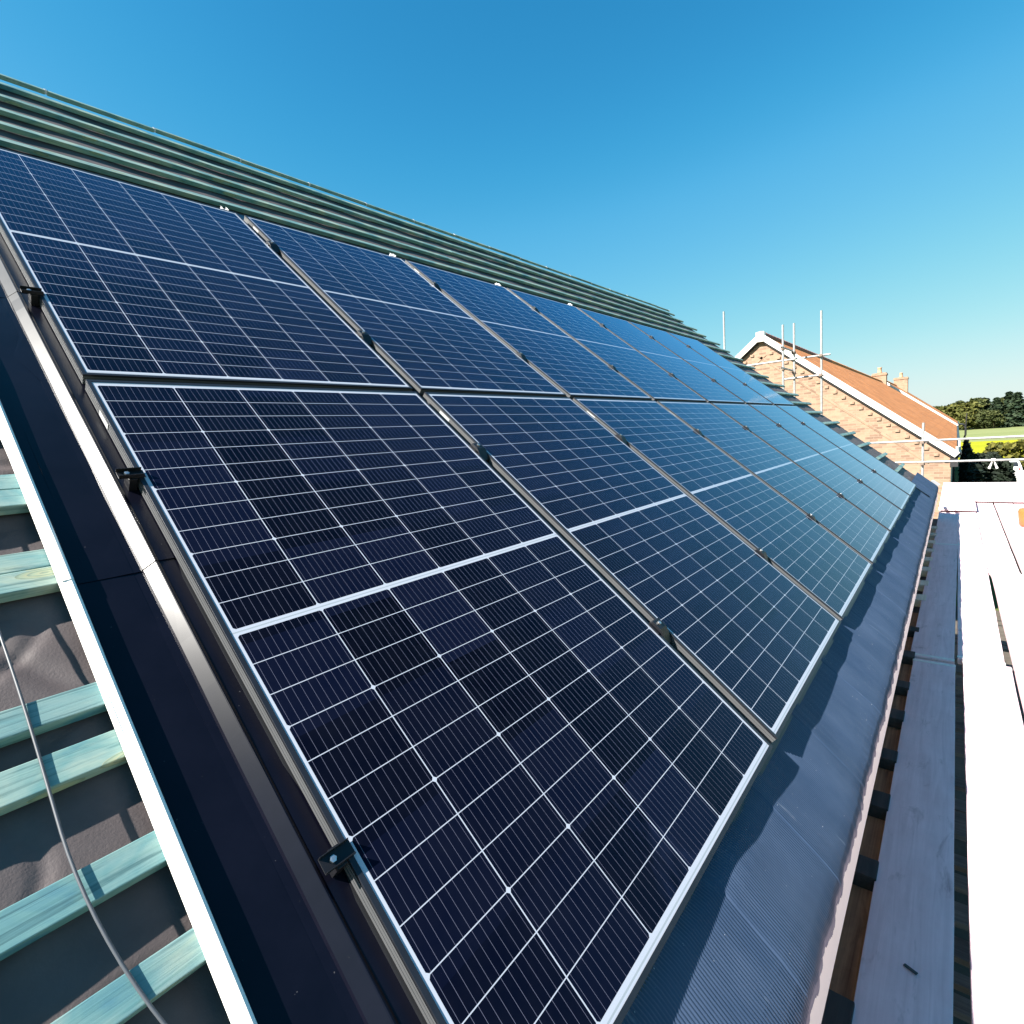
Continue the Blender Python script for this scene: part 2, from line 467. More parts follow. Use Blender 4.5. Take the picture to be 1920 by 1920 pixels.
# ------------------------------------------------------------------ the house under construction: felted roof, battens, walls
house = thing("unfinished_house", "house under construction whose felted and battened roof carries the solar panels", "house")
UL, UR = -4.0, 10.05
def felt_n(u, v):
    s = abs(math.sin(math.pi * u / 0.6))
    d = -0.0868 - 0.004 * s ** 1.4
    lo = 0.35 if v > 3.3 else 1.0
    d -= lo * (0.006 * max(0, nz(u * 3.1, v * 4.2, 3.0)) + 0.007 * max(0, nz(u * 6.5, v * 8, 9.0)) * s)
    f1 = nz(u * 2.3 + v * 1.6, v * 3.1 - u, 5.0); f2 = nz(u * 4.0 - v * 2.6, v * 4.5, 8.0)
    d -= lo * (0.006 * math.exp(-(f1 / 0.07) ** 2) + 0.004 * math.exp(-(f2 / 0.06) ** 2)) * (0.3 + 0.7 * s)
    return min(d, -0.0862)
b = MB()
us = lin(UL, -1.0, 40) + lin(-0.985, 0.2, 150) + lin(0.25, UR, 230)
b.grid(us, lin(-0.24, 1.6, 190) + lin(1.62, 5.16, 120), lambda u, v: (u + (0.05 * nz(v * 5, 2.0) if u > UR - .01 else 0), v, felt_n(u, v)))
felt = on_roof(b.obj("roof_felt", M_FELT, house, smooth=True, fixn=False))
b = MB()
RZ = rw(0, 5.16, -0.1)
b.quad((UL, RZ.y, RZ.z), (UR, RZ.y, RZ.z), (UR, 2 * RZ.y + 0.2, -0.33), (UL, 2 * RZ.y + 0.2, -0.33))
b.obj("back_roof_slope", M_FELT, house)
b = MB()
b.box(UL + .1, UR - .25, -0.02, 0.25, GZ - .1, -0.36)
b.obj("front_wall", M_BRICKY, house)
b = MB()
prof = [(0.0, GZ), (7.6, GZ), (7.6, -0.45), (3.81, 2.95), (0.0, -0.30)]
for x0 in (UL + .1, UR - .24):
    b = MB()
    i = len(b.v); b.v += [(x0, y, z) for y, z in prof] + [(x0 + .22, y, z) for y, z in prof]
    n = 5
    for j in range(n):
        k = (j + 1) % n; b.f.append((i+j, i+k, i+n+k, i+n+j)); b.mi.append(0)
    b.f.append(tuple(range(i, i+n))); b.mi.append(0); b.f.append(tuple(range(i+n, i+2*n))); b.mi.append(0)
    b.obj("gable_wall", M_BRICKX, house)

def batten(u0, u1, v, w=0.047, top=-0.060, name="batten", parent=house):
    q = MB(); L = u1 - u0
    n = max(2, int(L / 0.8) + 1)
    bow = random.uniform(-0.004, 0.004)
    xs = lin(0, L, n)
    for a, c in zip(xs[:-1], xs[1:]):
        ya, yc = bow * math.sin(math.pi * a / L), bow * math.sin(math.pi * c / L)
        i = len(q.v)
        q.v += [(a, ya - w/2, -.025), (a, ya + w/2, -.025), (a, ya + w/2, 0), (a, ya - w/2, 0),
                (c, yc - w/2, -.025), (c, yc + w/2, -.025), (c, yc + w/2, 0), (c, yc - w/2, 0)]
        for f in ((0,1,5,4), (1,2,6,5), (2,3,7,6), (3,0,4,7)): q.f.append(tuple(i + k for k in f)); q.mi.append(0)
        if a == 0: q.f.append((i, i+3, i+2, i+1)); q.mi.append(0)
        if c == xs[-1]: q.f.append((i+4, i+5, i+6, i+7)); q.mi.append(0)
    o = q.obj(name, M_BATTEN, parent, bevel=0.0015)
    o.location = rw(u0, v, top); o.rotation_euler = (SL, 0, random.uniform(-.0006, .0006))
    return o
for v in (5.0, 4.72, 4.44, 4.17, 3.90):
    cut = random.uniform(3.2, 6.5)
    batten(UL, cut - .003, v + random.uniform(-.004, .004)); batten(cut, random.uniform(10.12, 10.38), v)
for v in (3.62, 3.345, 3.07, 2.78, 2.50, 2.225, 1.96, 1.70, 1.41, 1.12, 0.843, 0.56, 0.275, -0.01):
    batten(8.30, random.uniform(10.08, 10.36), v)
for v, w in ((-0.20, .047), (-0.08, .047), (0.05, .047), (0.18, .047), (0.325, .047), (0.462, .044), (0.605, .048), (0.783, .052), (0.884, .047),
          (1.165, .047), (1.213, .047), (1.397, .05), (1.448, .047), (1.70, .047), (1.98, .047), (2.26, .047), (2.54, .047), (2.82, .047), (3.10, .047), (3.38, .047), (3.64, .047)):
    batten(UL, -0.186, v, w)
k = 0
u = -1.17
while u < 10.1:
    u1 = min(u + 0.6, 10.22)
    o = batten(u + .006, u1 - .006, 5.12 + random.uniform(-.004, .004), 0.03, -0.0385 + random.uniform(-.002, .002), "ridge_board")
    q = MB(); q.box(-.006, .006, -.016, .016, -.022, .0012)
    c = q.obj("ridge_clip", M_ALU, house); c.location = rw(u1, 5.12, -0.0385); c.rotation_euler = RROT
    u = u1
    if u1 > 10.2: break
b = MB(); b.box(UL, 10.0, -0.176, -0.158, -0.385, -0.225)
b.obj("fascia", M_FASCIA, house, bevel=0.002)
b = MB(); b.box(UL, 10.0, -0.1575, -0.02, -0.385, -0.37)
b.obj("soffit", M_FASCIA, house)

# ------------------------------------------------------------------ flashings and trays round the panels
ARR_R = 6 * PITCH + PW
b = MB(); b.box(-0.004, ARR_R + .004, -0.02, 2 * PH + GY + 0.01, -0.052, -0.036)
tag(on_roof(b.obj("mounting_tray", M_PVC_B)), "black plastic mounting tray seen in the gaps under the solar panels", "mounting tray")

def side_profile(mir=False):
    P = [(-0.1945, -0.0595), (-0.1935, -0.0500), (-0.1905, -0.0425), (-0.178, -0.0405), (-0.1735, -0.0425), (-0.1715, -0.048), (-0.170, -0.058),
         (-0.150, -0.059), (-0.075, -0.0590), (-0.060, -0.0580), (-0.0575, -0.0530), (-0.0380, -0.0335), (-0.0365, -0.0325), (-0.034, -0.0330), (-0.030, -0.0355), (0.006, -0.0365)]
    return P
def strip(name, prof, v0, v1, m, split, m2, lift=0.0):
    q = MB()
    n = max(2, int((v1 - v0) / 0.1))
    vv = lin(v0, v1, n)
    for k in range(len(prof) - 1):
        a, c = prof[k], prof[k + 1]
        q.grid([0, 1], vv, lambda s, v: ((a if s == 0 else c)[0] + 0.0006 * nz(v * 2, 1.0), v,
               (a if s == 0 else c)[1] + lift + 0.0011 * nz(v * 3, k * 1.0) + 0.0004 * nz(v * 9, k * 0.35, 4.0)), 1 if k < split else 0)
    bmm = q.mesh(name, [m, m2], fixn=False)
    x = bmesh.new(); x.from_mesh(bmm)
    bmesh.ops.remove_doubles(x, verts=x.verts, dist=2e-4)
    bmesh.ops.recalc_face_normals(x, faces=x.faces)
    bmesh.ops.solidify(x, geom=x.faces, thickness=0.0009)
    x.to_mesh(bmm); x.free()
    for p in bmm.polygons: p.use_smooth = False
    return bmm
for i, (v0, v1, lb) in enumerate(((-0.30, 1.150, "black side flashing beside the front solar panel, lowest length with white outer edge"),
                                  (1.128, 2.310, "black side flashing length above the joint, beside the upper half of the lower panel"),
                                  (2.285, 3.66, "black side flashing beside the upper row, highest length at the left of the photo"))):
    o = link("side_flashing", strip("side_flashing", side_profile(), v0, v1, M_FLASH, 4, M_VERGE, 0.0012 * i))
    tag(on_roof(o), lb, "roof flashing", "side flashing lengths down the left of the panels")
o = link("side_flashing", strip("side_flashing", [(ARR_R - .004, -0.035), (ARR_R + .03, -0.034), (ARR_R + .034, -0.028), (ARR_R + .04, -0.028), (ARR_R + .05, -.058)], -0.2, 3.6, M_FLASH, 0, M_VERGE))
tag(on_roof(o), "narrow black flashing down the far right edge of the solar array", "roof flashing")
b = MB()
b.grid(lin(-0.17, ARR_R + .05, 60), [3.535, 3.56, 3.60, 3.66, 3.70], lambda u, v: (u, v, -0.034 + 0.004 * nz(u * 2, v * 3) - (0.012 if v > 3.65 else 0)))
tag(on_roof(b.obj("top_flashing", M_FLASH, smooth=True, fixn=False)), "black flashing strip along the top edge of the upper solar panels", "roof flashing")

# pleated eaves flashing
b = MB()
FU0, FU1 = -0.6, 10.02
N = 5200
def eav(u, k):
    v = (0.06, 0.0, -0.038, -0.09, -0.15, -0.195, -0.235, -0.262, -0.280, -0.292, -0.298)[k]
    n = (0, 0, 0, 0, 0, 0, -0.002, -0.006, -0.013, -0.024, -0.034)[k]
    base = -0.037 + 0.009 * nz(u * 2.3, v * 2.0, 1.0) + 0.004 * nz(u * 6.5, v * 4, 4.0)
    t = u / 0.47 + 0.9 * nz(u * 0.9, 0, 7.0)
    base -= 0.0022 * ((t - math.floor(t)) - 0.5)
    rise = 0.015 * math.exp(-((u - 0.66) / 0.27) ** 2) + 0.006 * math.exp(-((u - 0.1) / 0.3) ** 2)
    base += rise * max(0.0, min(1.0, (-v - 0.008) / 0.03)) * (1.0 - 0.6 * max(0, (k - 5) / 5))
    pl = 0.0009 * math.sin(2 * math.pi * u / 0.0078)
    amp = 1.0 + (1.2 if k > 6 else 0)
    e = (0.010 * nz(u * 11, 0, 2) + 0.006 * nz(u * 37, 0, 3) + 0.0022 * math.sin(2 * math.pi * u / 0.0078) * 1.0) if k > 6 else 0
    near = 0.012 * max(0, min(1, (1.3 - u) / 0.9)) if k > 4 else 0
    return (u, v + e * (k - 6) / 4 + near * min(1, (k - 4) / 4), base + n + pl * amp)
ks = list(range(11))
b.grid(lin(FU0, FU1, N), ks, lambda u, k: eav(u, k))
tag(on_roof(b.obj("eaves_flashing", M_EAVES, smooth=True, fixn=False)), "slate blue pleated flashing strip along the eaves below the panels", "roof flashing")
b = MB()
b.box(0, .19, 0, .10, 0, .006); b.box(0, .006, 0, .10, .006, .05); b.box(.13, .19, -.004, .104, .0065, .03)
o = b.obj("flashing_end", M_ALU, bevel=0.002); o.location = rw(10.03, -0.27, -0.05); o.rotation_euler = (SL, 0.0, 0.05)
tag(o, "folded light grey metal end piece at the far corner of the eaves", "metal end piece")

# ------------------------------------------------------------------ solar panels
def ring(q, x0, x1, y0, y1, w, z0, z1):
    q.box(x0, x1, y0, y0 + w, z0, z1); q.box(x0, x1, y1 - w, y1, z0, z1)
    q.box(x0, x0 + w, y0 + w, y1 - w, z0, z1); q.box(x1 - w, x1, y0 + w, y1 - w, z0, z1)
panel = thing("solar_panel", "", "solar panel", group="solar panels mounted on the roof")
q = MB(); q.box(0.006, PW - .006, 0.006, PH - .006, -0.006, -0.0016)
q.obj("cell_panel", M_CELL, panel)
q = MB(); ring(q, 0, PW, 0, PH, 0.0095, -0.0065, 0.0)
q.obj("frame_lip", M_LIP, panel, bevel=0.0006)
q = MB(); ring(q, 0.0004, PW - .0004, 0.0004, PH - .0004, 0.012, -0.0125, -0.0066); ring(q, 0.0022, PW - .0022, 0.0022, PH - .0022, 0.012, -0.0142, -0.0127); ring(q, 0.0004, PW - .0004, 0.0004, PH - .0004, 0.012, -0.0215, -0.0144); ring(q, 0.0022, PW - .0022, 0.0022, PH - .0022, 0.012, -0.0232, -0.0217); ring(q, 0.0002, PW - .0002, 0.0002, PH - .0002, 0.012, -0.030, -0.0234)
rail = q.obj("frame_side", M_RAIL, panel)
q = MB(); q.box(-0.0012, -0.0004, 1.575, 1.640, -0.025, -0.010)
q.obj("sticker", M_STICK, panel)
for r in (0, 1):
    for c in range(7):
        loc = rw(c * PITCH, r * ROWV, 0)
        rowname = ("lower", "upper")[r]
        if c == 0: lb = ("large solar panel nearest the camera at the left end of the lower row" if r == 0 else "solar panel at the left end of the upper row, cut by the photo's left edge")
        elif c == 6: lb = "last solar panel at the far right end of the %s row" % rowname
        else: lb = "solar panel in the %s row, %s along counting from the left end" % (rowname, ORD[c])
        if c == 0 and r == 0:
            panel.location = loc; panel.rotation_euler = RROT; panel['label'] = lb
        else:
            dup(panel, loc, RROT, lb)

# clamps
endc = thing("end_clamp", "", "panel clamp", group="black end clamps on the left panel edges")
q = MB()
q.box(-0.040, 0.013, -0.0125, 0.0125, 0.0006, 0.0026); q.box(-0.040, 0.010, 0.0108, 0.0125, 0.0026, 0.0115); q.box(-0.040, 0.010, -0.0125, -0.0108, 0.0026, 0.0115)
q.box(-0.020, -0.003, -0.016, 0.016, -0.034, 0.0)
q.obj("bracket", M_BLACKMETAL, endc, bevel=0.0006)
q = MB(); q.lathe([(0.0055, 0.003), (0.0055, 0.008), (0.003, 0.0085)], 6, (-0.022, 0.0, 0))
q.obj("bolt", M_BOLT, endc)
midc = thing("mid_clamp", "", "panel clamp", group="black mid clamps between neighbouring panels")
q = MB()
h = GX / 2
q.box(-h - .010, h + .010, -0.020, 0.020, 0.0006, 0.0030)
pr = [(-0.058, -0.034), (0.024, -0.034), (0.024, 0.0), (0.019, 0.012), (-0.014, 0.012), (-0.058, -0.012)]
i = len(q.v); q.v += [(-h + .003, y, z) for y, z in pr] + [(h - .003, y, z) for y, z in pr]
for j in range(6):
    k = (j + 1) % 6; q.f.append((i+j, i+k, i+6+k, i+6+j)); q.mi.append(0)
q.f.append(tuple(range(i, i+6))); q.mi.append(0); q.f.append(tuple(range(i+6, i+12))); q.mi.append(0)
q.obj("bracket", M_BLACKMETAL, midc, bevel=0.0006)
q = MB(); q.lathe([(0.0062, 0.011), (0.0062, 0.0165), (0.004, 0.017)], 6, (0, 0.004, 0))
q.obj("bolt", M_BOLT, midc)
first = [True, True]
for r in (0, 1):
    for j, rv in enumerate((0.438, 1.368)):
        rn, wn2 = ("lower", "upper")[r], ("lower", "upper")[j]
        loc = rw(0, r * ROWV + rv, 0)
        lb = "black end clamp on the first panel's left edge in the %s row, %s of two" % (rn, wn2)
        if first[0]: endc.location = loc; endc.rotation_euler = RROT; endc['label'] = lb; first[0] = False
        else: dup(endc, loc, RROT, lb)
        for c in range(6):
            loc = rw(c * PITCH + PW + GX / 2, r * ROWV + rv, 0)
            lb = "black clamp between the %s and %s panels of the %s row, %s of the two" % (ORD[c], ORD[c + 1], rn, wn2)
            if first[1]: midc.location = loc; midc.rotation_euler = RROT; midc['label'] = lb; first[1] = False
            else: dup(midc, loc, RROT, lb)
# small metal tabs above the top edge
q = MB(); q.box(-.018, .012, 0, .04, -.012, -.009); q.box(-.018, -.0165, 0, .04, -.009, .002); q.box(.0105, .012, 0, .04, -.009, .003)
tab = q.obj("fixing_tab", M_ALU, bevel=0.0006)
tag(tab, "", "fixing tab", "bright metal tabs along the top of the panels")
for c in range(4):
    t_ = tab if c == 0 else tab.copy()
    if c: C.objects.link(t_)
    t_.location = rw(c * PITCH + 1.085, 2 * PH + GY + 0.004, 0); t_.rotation_euler = RROT
    t_['label'] = "bright metal tab above the top edge of the upper row's %s panel" % ORD[c]

# cable lying down the battens at the left
b = MB()
pts = []
for k in range(60):
    v = 1.55 - k * 0.032
    u = -0.292 + 0.44 * max(0, 0.70 - v) ** 2 + 0.002 * math.sin(v * 9) - (0.05 * max(0, v - 1.1))
    pts.append((u, v, -0.0555 + 0.002 * math.sin(v * 14)))
b.tube(pts, 0.0023, 10)
tag(on_roof(b.obj("cable", plain("grey_cable", (0.07, 0.075, 0.085), 0.45), smooth=True)), "thin grey cable running down over the green battens at left", "cable")

# ================================================================== SCAFFOLD DECK
BT = -0.70          # top of the deck boards
bgroup = "scaffold boards of the working deck"
def board(x0, x1, y, z, label, w=0.225, mat=None, yaw=0.0, group=bgroup, name="scaffold_board"):
    q = MB()
    L = x1 - x0
    n = max(2, int(L / .35))
    wv = random.uniform(0, 50)
    xs = lin(0, L, n)
    def pt(x, s, zz): return (x, s * (w / 2 + 0.0025 * nz(x * 2.2, wv, s)), zz + 0.002 * nz(x * .8, wv))
    for a, c in zip(xs[:-1], xs[1:]):
        i = len(q.v)
        for xx in (a, c): q.v += [pt(xx, -1, -.038), pt(xx, 1, -.038), pt(xx, 1, 0), pt(xx, -1, 0)]
        for f in ((0,1,5,4), (1,2,6,5), (2,3,7,6), (3,0,4,7)): q.f.append(tuple(i + k for k in f)); q.mi.append(0)
        if a == 0: q.f.append((i, i+3, i+2, i+1)); q.mi.append(0)
        if c == xs[-1]: q.f.append((i+4, i+5, i+6, i+7)); q.mi.append(0)
    o = q.obj(name, mat or M_BOARD, bevel=0.003)
    o.location = (x0, y, z); o.rotation_euler = (0, 0, yaw)
    for xx in (0.035, L - 0.035):
        q2 = MB(); q2.box(xx - .016, xx + .016, -w/2 - .0025, w/2 + .0025, -.0395, 0.0012)
        q2.obj("end_band", M_PALECOUPLER, o)
    return tag(o, label, "scaffold board", group)
board(-3.05, 0.86, -0.30, BT - .002, "shaded grey board behind the camera, nearest length beside the eaves") if False else None
board(0.06, 3.915, -0.290, BT, "shaded grey scaffold board nearest the camera, next to the eaves gap", w=0.209)
board(3.945, 7.99, -0.276, BT + .004, "shaded grey scaffold board in the middle of the row beside the eaves", yaw=-0.0052)
board(8.0, 11.2, -0.296, BT - .004, "darker shaded scaffold board at the far end of the row beside the eaves")
board(-3.86, 0.05, -0.300, BT, "grey scaffold board beside the eaves, reaching out of the photo at the bottom")
board(0.25, 4.02, -0.5435, BT + .002, "sunlit scaffold board in the second row from the eaves, nearest length")
board(4.03, 8.05, -0.5185, BT + .001, "sunlit scaffold board in the second row from the eaves, middle length", yaw=-0.0012)
board(8.06, 11.0, -0.520, BT, "sunlit scaffold board in the second row from the eaves, far length")
board(-3.9, 0.24, -0.545, BT, "scaffold board in the second row from the eaves, hidden mostly below the photo")
board(-1.2, 2.72, -0.778, BT + .003, "sunlit scaffold board in the third row from the eaves, nearest length")
board(2.73, 6.64, -0.790, BT + .001, "sunlit scaffold board in the third row, with a widening dark gap beside it", yaw=0.005)
board(6.65, 12.1, -0.752, BT + .001, "sunlit scaffold board in the third row from the eaves, far length")
for kk, yy in enumerate((-1.012, -1.245, -1.478)):
    board(-2.2 + kk * .3, 1.7 + kk * .3, yy, BT, "sunlit scaffold board in the %s row from the eaves, nearest length" % ORD[3 + kk])
    board(1.71 + kk * .3, 5.62 + kk * .3, yy - .004, BT + .001, "sunlit scaffold board in the %s row from the eaves, middle length" % ORD[3 + kk])
    board(5.63 + kk * .3, 12.2, yy + .012, BT, "sunlit scaffold board in the %s row from the eaves, far length" % ORD[3 + kk])
# next bay: raised, overlapping boards
for kk, yy in enumerate((-0.292, -0.523)):
    board(10.75, 14.9, yy, BT + .066, "raised scaffold board lapped over the far deck end, %s from the eaves" % ORD[kk])
for kk, yy in enumerate((-0.755, -0.99, -1.22, -1.45, -1.68, -1.91)):
    board(11.9 if kk else 11.95, 14.9, yy, BT + .066, "raised scaffold board at the far end of the deck, %s row out from the eaves" % ORD[kk + 2])
q = MB(); q.lathe([(.10, 0), (.125, .02), (.135, .12), (.14, .20), (.130, .235), (.08, .245), (.02, .247)], 20)
o = q.obj("orange_tub", plain("orange_plastic", (0.42, 0.13, 0.035), 0.4), smooth=True); o.location = (9.55, -1.16, BT + .003)
tag(o, "rounded orange plastic tub at the right edge of the sunlit deck", "tub")
# offcuts on the near board
for lb, x, y, rz, L, W in (("small black strip of tape lying on the nearest shaded board", 1.36, -0.30, 1.15, .034, .010), ("thin dark cable offcut on the nearest board at the bottom edge", 0.93, -0.292, 0.10, .075, .006)):
    q = MB(); q.box(-L/2, L/2, -W/2, W/2, 0, .003)
    o = q.obj("offcut", M_PVC_B, bevel=.0008); o.location = (x, y, BT + .0035); o.rotation_euler = (0, 0, rz); tag(o, lb, "offcut")

# strip between fascia and deck: brown plank with packers
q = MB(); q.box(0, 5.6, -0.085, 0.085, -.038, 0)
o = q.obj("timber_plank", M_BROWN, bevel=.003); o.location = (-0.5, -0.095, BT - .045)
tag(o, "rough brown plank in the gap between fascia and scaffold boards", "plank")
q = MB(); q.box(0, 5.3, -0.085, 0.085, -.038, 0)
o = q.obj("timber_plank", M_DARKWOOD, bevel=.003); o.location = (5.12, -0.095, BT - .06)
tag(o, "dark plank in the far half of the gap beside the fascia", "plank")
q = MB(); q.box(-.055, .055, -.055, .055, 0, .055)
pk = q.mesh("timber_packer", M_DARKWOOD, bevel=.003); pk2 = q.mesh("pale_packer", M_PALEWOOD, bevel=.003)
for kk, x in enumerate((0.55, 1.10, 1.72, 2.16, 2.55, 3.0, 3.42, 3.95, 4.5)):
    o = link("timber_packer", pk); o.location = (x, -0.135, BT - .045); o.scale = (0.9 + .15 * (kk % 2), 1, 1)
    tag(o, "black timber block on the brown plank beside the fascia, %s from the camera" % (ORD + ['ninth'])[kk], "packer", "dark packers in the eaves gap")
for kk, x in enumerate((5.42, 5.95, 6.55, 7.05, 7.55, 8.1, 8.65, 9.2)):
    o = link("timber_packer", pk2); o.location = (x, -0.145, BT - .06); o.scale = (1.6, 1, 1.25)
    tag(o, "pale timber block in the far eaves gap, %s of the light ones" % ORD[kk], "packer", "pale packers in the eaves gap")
# lower lift seen through the gaps
lb_ = "weathered grey board of the lower scaffold lift seen through the deck gap"
x = 0.6; first_low = None
while x < 9.5:
    if first_low is None:
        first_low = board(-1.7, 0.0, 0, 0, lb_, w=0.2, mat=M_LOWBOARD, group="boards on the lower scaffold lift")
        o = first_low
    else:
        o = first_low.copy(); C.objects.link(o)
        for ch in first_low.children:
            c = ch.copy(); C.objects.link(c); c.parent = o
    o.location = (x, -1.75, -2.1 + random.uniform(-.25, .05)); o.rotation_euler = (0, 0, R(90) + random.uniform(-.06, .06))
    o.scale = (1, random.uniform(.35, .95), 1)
    x += random.uniform(0.16, 0.34)

# ------------------------------------------------------------------ scaffold tubes
tgroup = "scaffold tubes at the end of the deck"
def tube(p, d, L, label, name="scaffold_tube"):
    q = MB()
    ro, ri, s = 0.0242, 0.020, 14
    q.tube([(0, 0, 0), (0, 0, L)], ro, s, cap=False)
    q.tube([(0, 0, 0.0), (0, 0, L)], ri, s, cap=False)
    for z in (0, L):
        for j in range(s):
            a, c = 2 * math.pi * j / s, 2 * math.pi * (j + 1) / s
            q.quad((ro*math.cos(a), ro*math.sin(a), z), (ro*math.cos(c), ro*math.sin(c), z), (ri*math.cos(c), ri*math.sin(c), z), (ri*math.cos(a), ri*math.sin(a), z))
    o = q.obj(name, M_TUBE, fixn=False)
    for f in o.data.polygons: f.use_smooth = True
    o.location = p; o.rotation_euler = Vector(d).to_track_quat('Z', 'Y').to_euler()
    return tag(o, label, "scaffold tube", tgroup)
XE = 15.3
tube((XE, 2.20, GZ), (0, 0, 1), 3.585 - GZ, "tallest bright upright scaffold tube in front of the brick gable", "scaffold_standard")
tube((XE, 4.50, GZ), (0, 0, 1), 4.04 - GZ, "lone upright scaffold tube against the sky behind the roof ridge", "scaffold_standard")
tube((14.52, 2.885, GZ), (0, 0, 1), 3.285 - GZ, "upright scaffold tube, left of the close pair before the gable", "scaffold_standard")
tube((XE, 2.80, GZ), (0, 0, 1), 3.40 - GZ, "upright scaffold tube, right of the close pair before the gable", "scaffold_standard")
tube((XE, 0.20, GZ), (0, 0, 1), 0.695 - GZ, "short upright scaffold tube before the lower end of the gable's white verge", "scaffold_standard")
tube((XE - .05, 2.0, 2.505), (0, 1, 0), 2.6, "upper horizontal guard tube crossing in front of the gable top", "scaffold_rail")
tube((XE - .05, 2.12, 2.03), (0, 1, 0), 0.95, "short lower guard tube between the uprights before the gable", "scaffold_rail")
tube((XE - .05, -3.2, 0.288), (0, 1, 0), 5.6, "upper of the two long guard tubes across the deck end", "scaffold_rail")
tube((XE - .05, -3.2, -0.195), (0, 1, 0), 5.6, "lower of the two long guard tubes across the deck end", "scaffold_rail")
tube((14.20, 2.845, 2.72), (1, 0, 0), 1.35, "stub tube joining the close pair of uprights, upper of two", "scaffold_rail")
tube((14.20, 2.845, 2.23), (1, 0, 0), 1.35, "stub tube joining the close pair of uprights, lower of two", "scaffold_rail")
cp = thing("scaffold_coupler", "", "coupler", group="scaffold couplers at the tube joints")
q = MB()
q.box(-.034, .034, -.036, .036, -.034, .034); q.box(-.075, -.034, -.034, .034, -.034, .034)
q.obj("body", M_COUPLER, cp, bevel=.008)
q = MB(); q.tube([(-.05, .03, .02), (-.05, .085, .02)], .009, 8); q.tube([(-.05, .075, .02), (-.05, .092, .02)], .016, 6); q.tube([(-.02, -.03, -.02), (-.02, -.08, -.02)], .009, 8)
q.obj("bolt", M_COUPLER, cp)
for kk, (x, y, z, lb) in enumerate(((XE - .02, 2.20, 2.505, "coupler joining the tallest upright and the upper guard tube"), (XE - .02, 2.20, 2.03, "dark coupler joining the tallest upright and the short lower guard tube"),
        (14.54, 2.885, 2.72, "coupler on the left upright of the pair at the upper stub tube"), (14.54, 2.885, 2.23, "rusty coupler on the left upright of the pair at the lower stub tube"),
        (XE - .02, 2.80, 2.66, "coupler on the right upright of the pair at the upper stub tube"), (XE - .02, 2.80, 2.16, "rusty coupler on the right upright of the pair at the lower stub tube"),
        (XE - .02, 0.20, 0.255, "coupler joining the short upright and the upper long guard tube"), (XE - .02, 0.20, -0.235, "coupler joining the short upright and the lower long guard tube"))):
    if kk == 0: cp.location = (x, y, z); cp['label'] = lb
    else: dup(cp, (x, y, z), (0, 0, random.uniform(-.3, .3)), lb)
lc = thing("scaffold_coupler", "pale open coupler hanging from the lower long guard tube at right", "coupler", (XE - .05, -0.985, -0.195), group="scaffold couplers at the tube joints")
q = MB()
prof = [(math.sin(a) * .040, math.cos(a) * .040) for a in lin(-2.2, 2.2, 14)] + [(math.sin(a) * .028, math.cos(a) * .028) for a in lin(2.2, -2.2, 14)]
q.prism([(x, z + .0) for x, z in prof], -.032, .032)
q.obj("collar", M_PALECOUPLER, lc)
for s in (-1, 1):
    q = MB(); q.hexa([(-.02, s*.01, -.04), (-.03, s*.045, -.19), (-.02, s*.03, -.035), (-.03, s*.085, -.17), (.02, s*.01, -.04), (.03, s*.045, -.19), (.02, s*.03, -.035), (.03, s*.085, -.17)])
    q.obj("flap", M_PALECOUPLER, lc, bevel=.004)

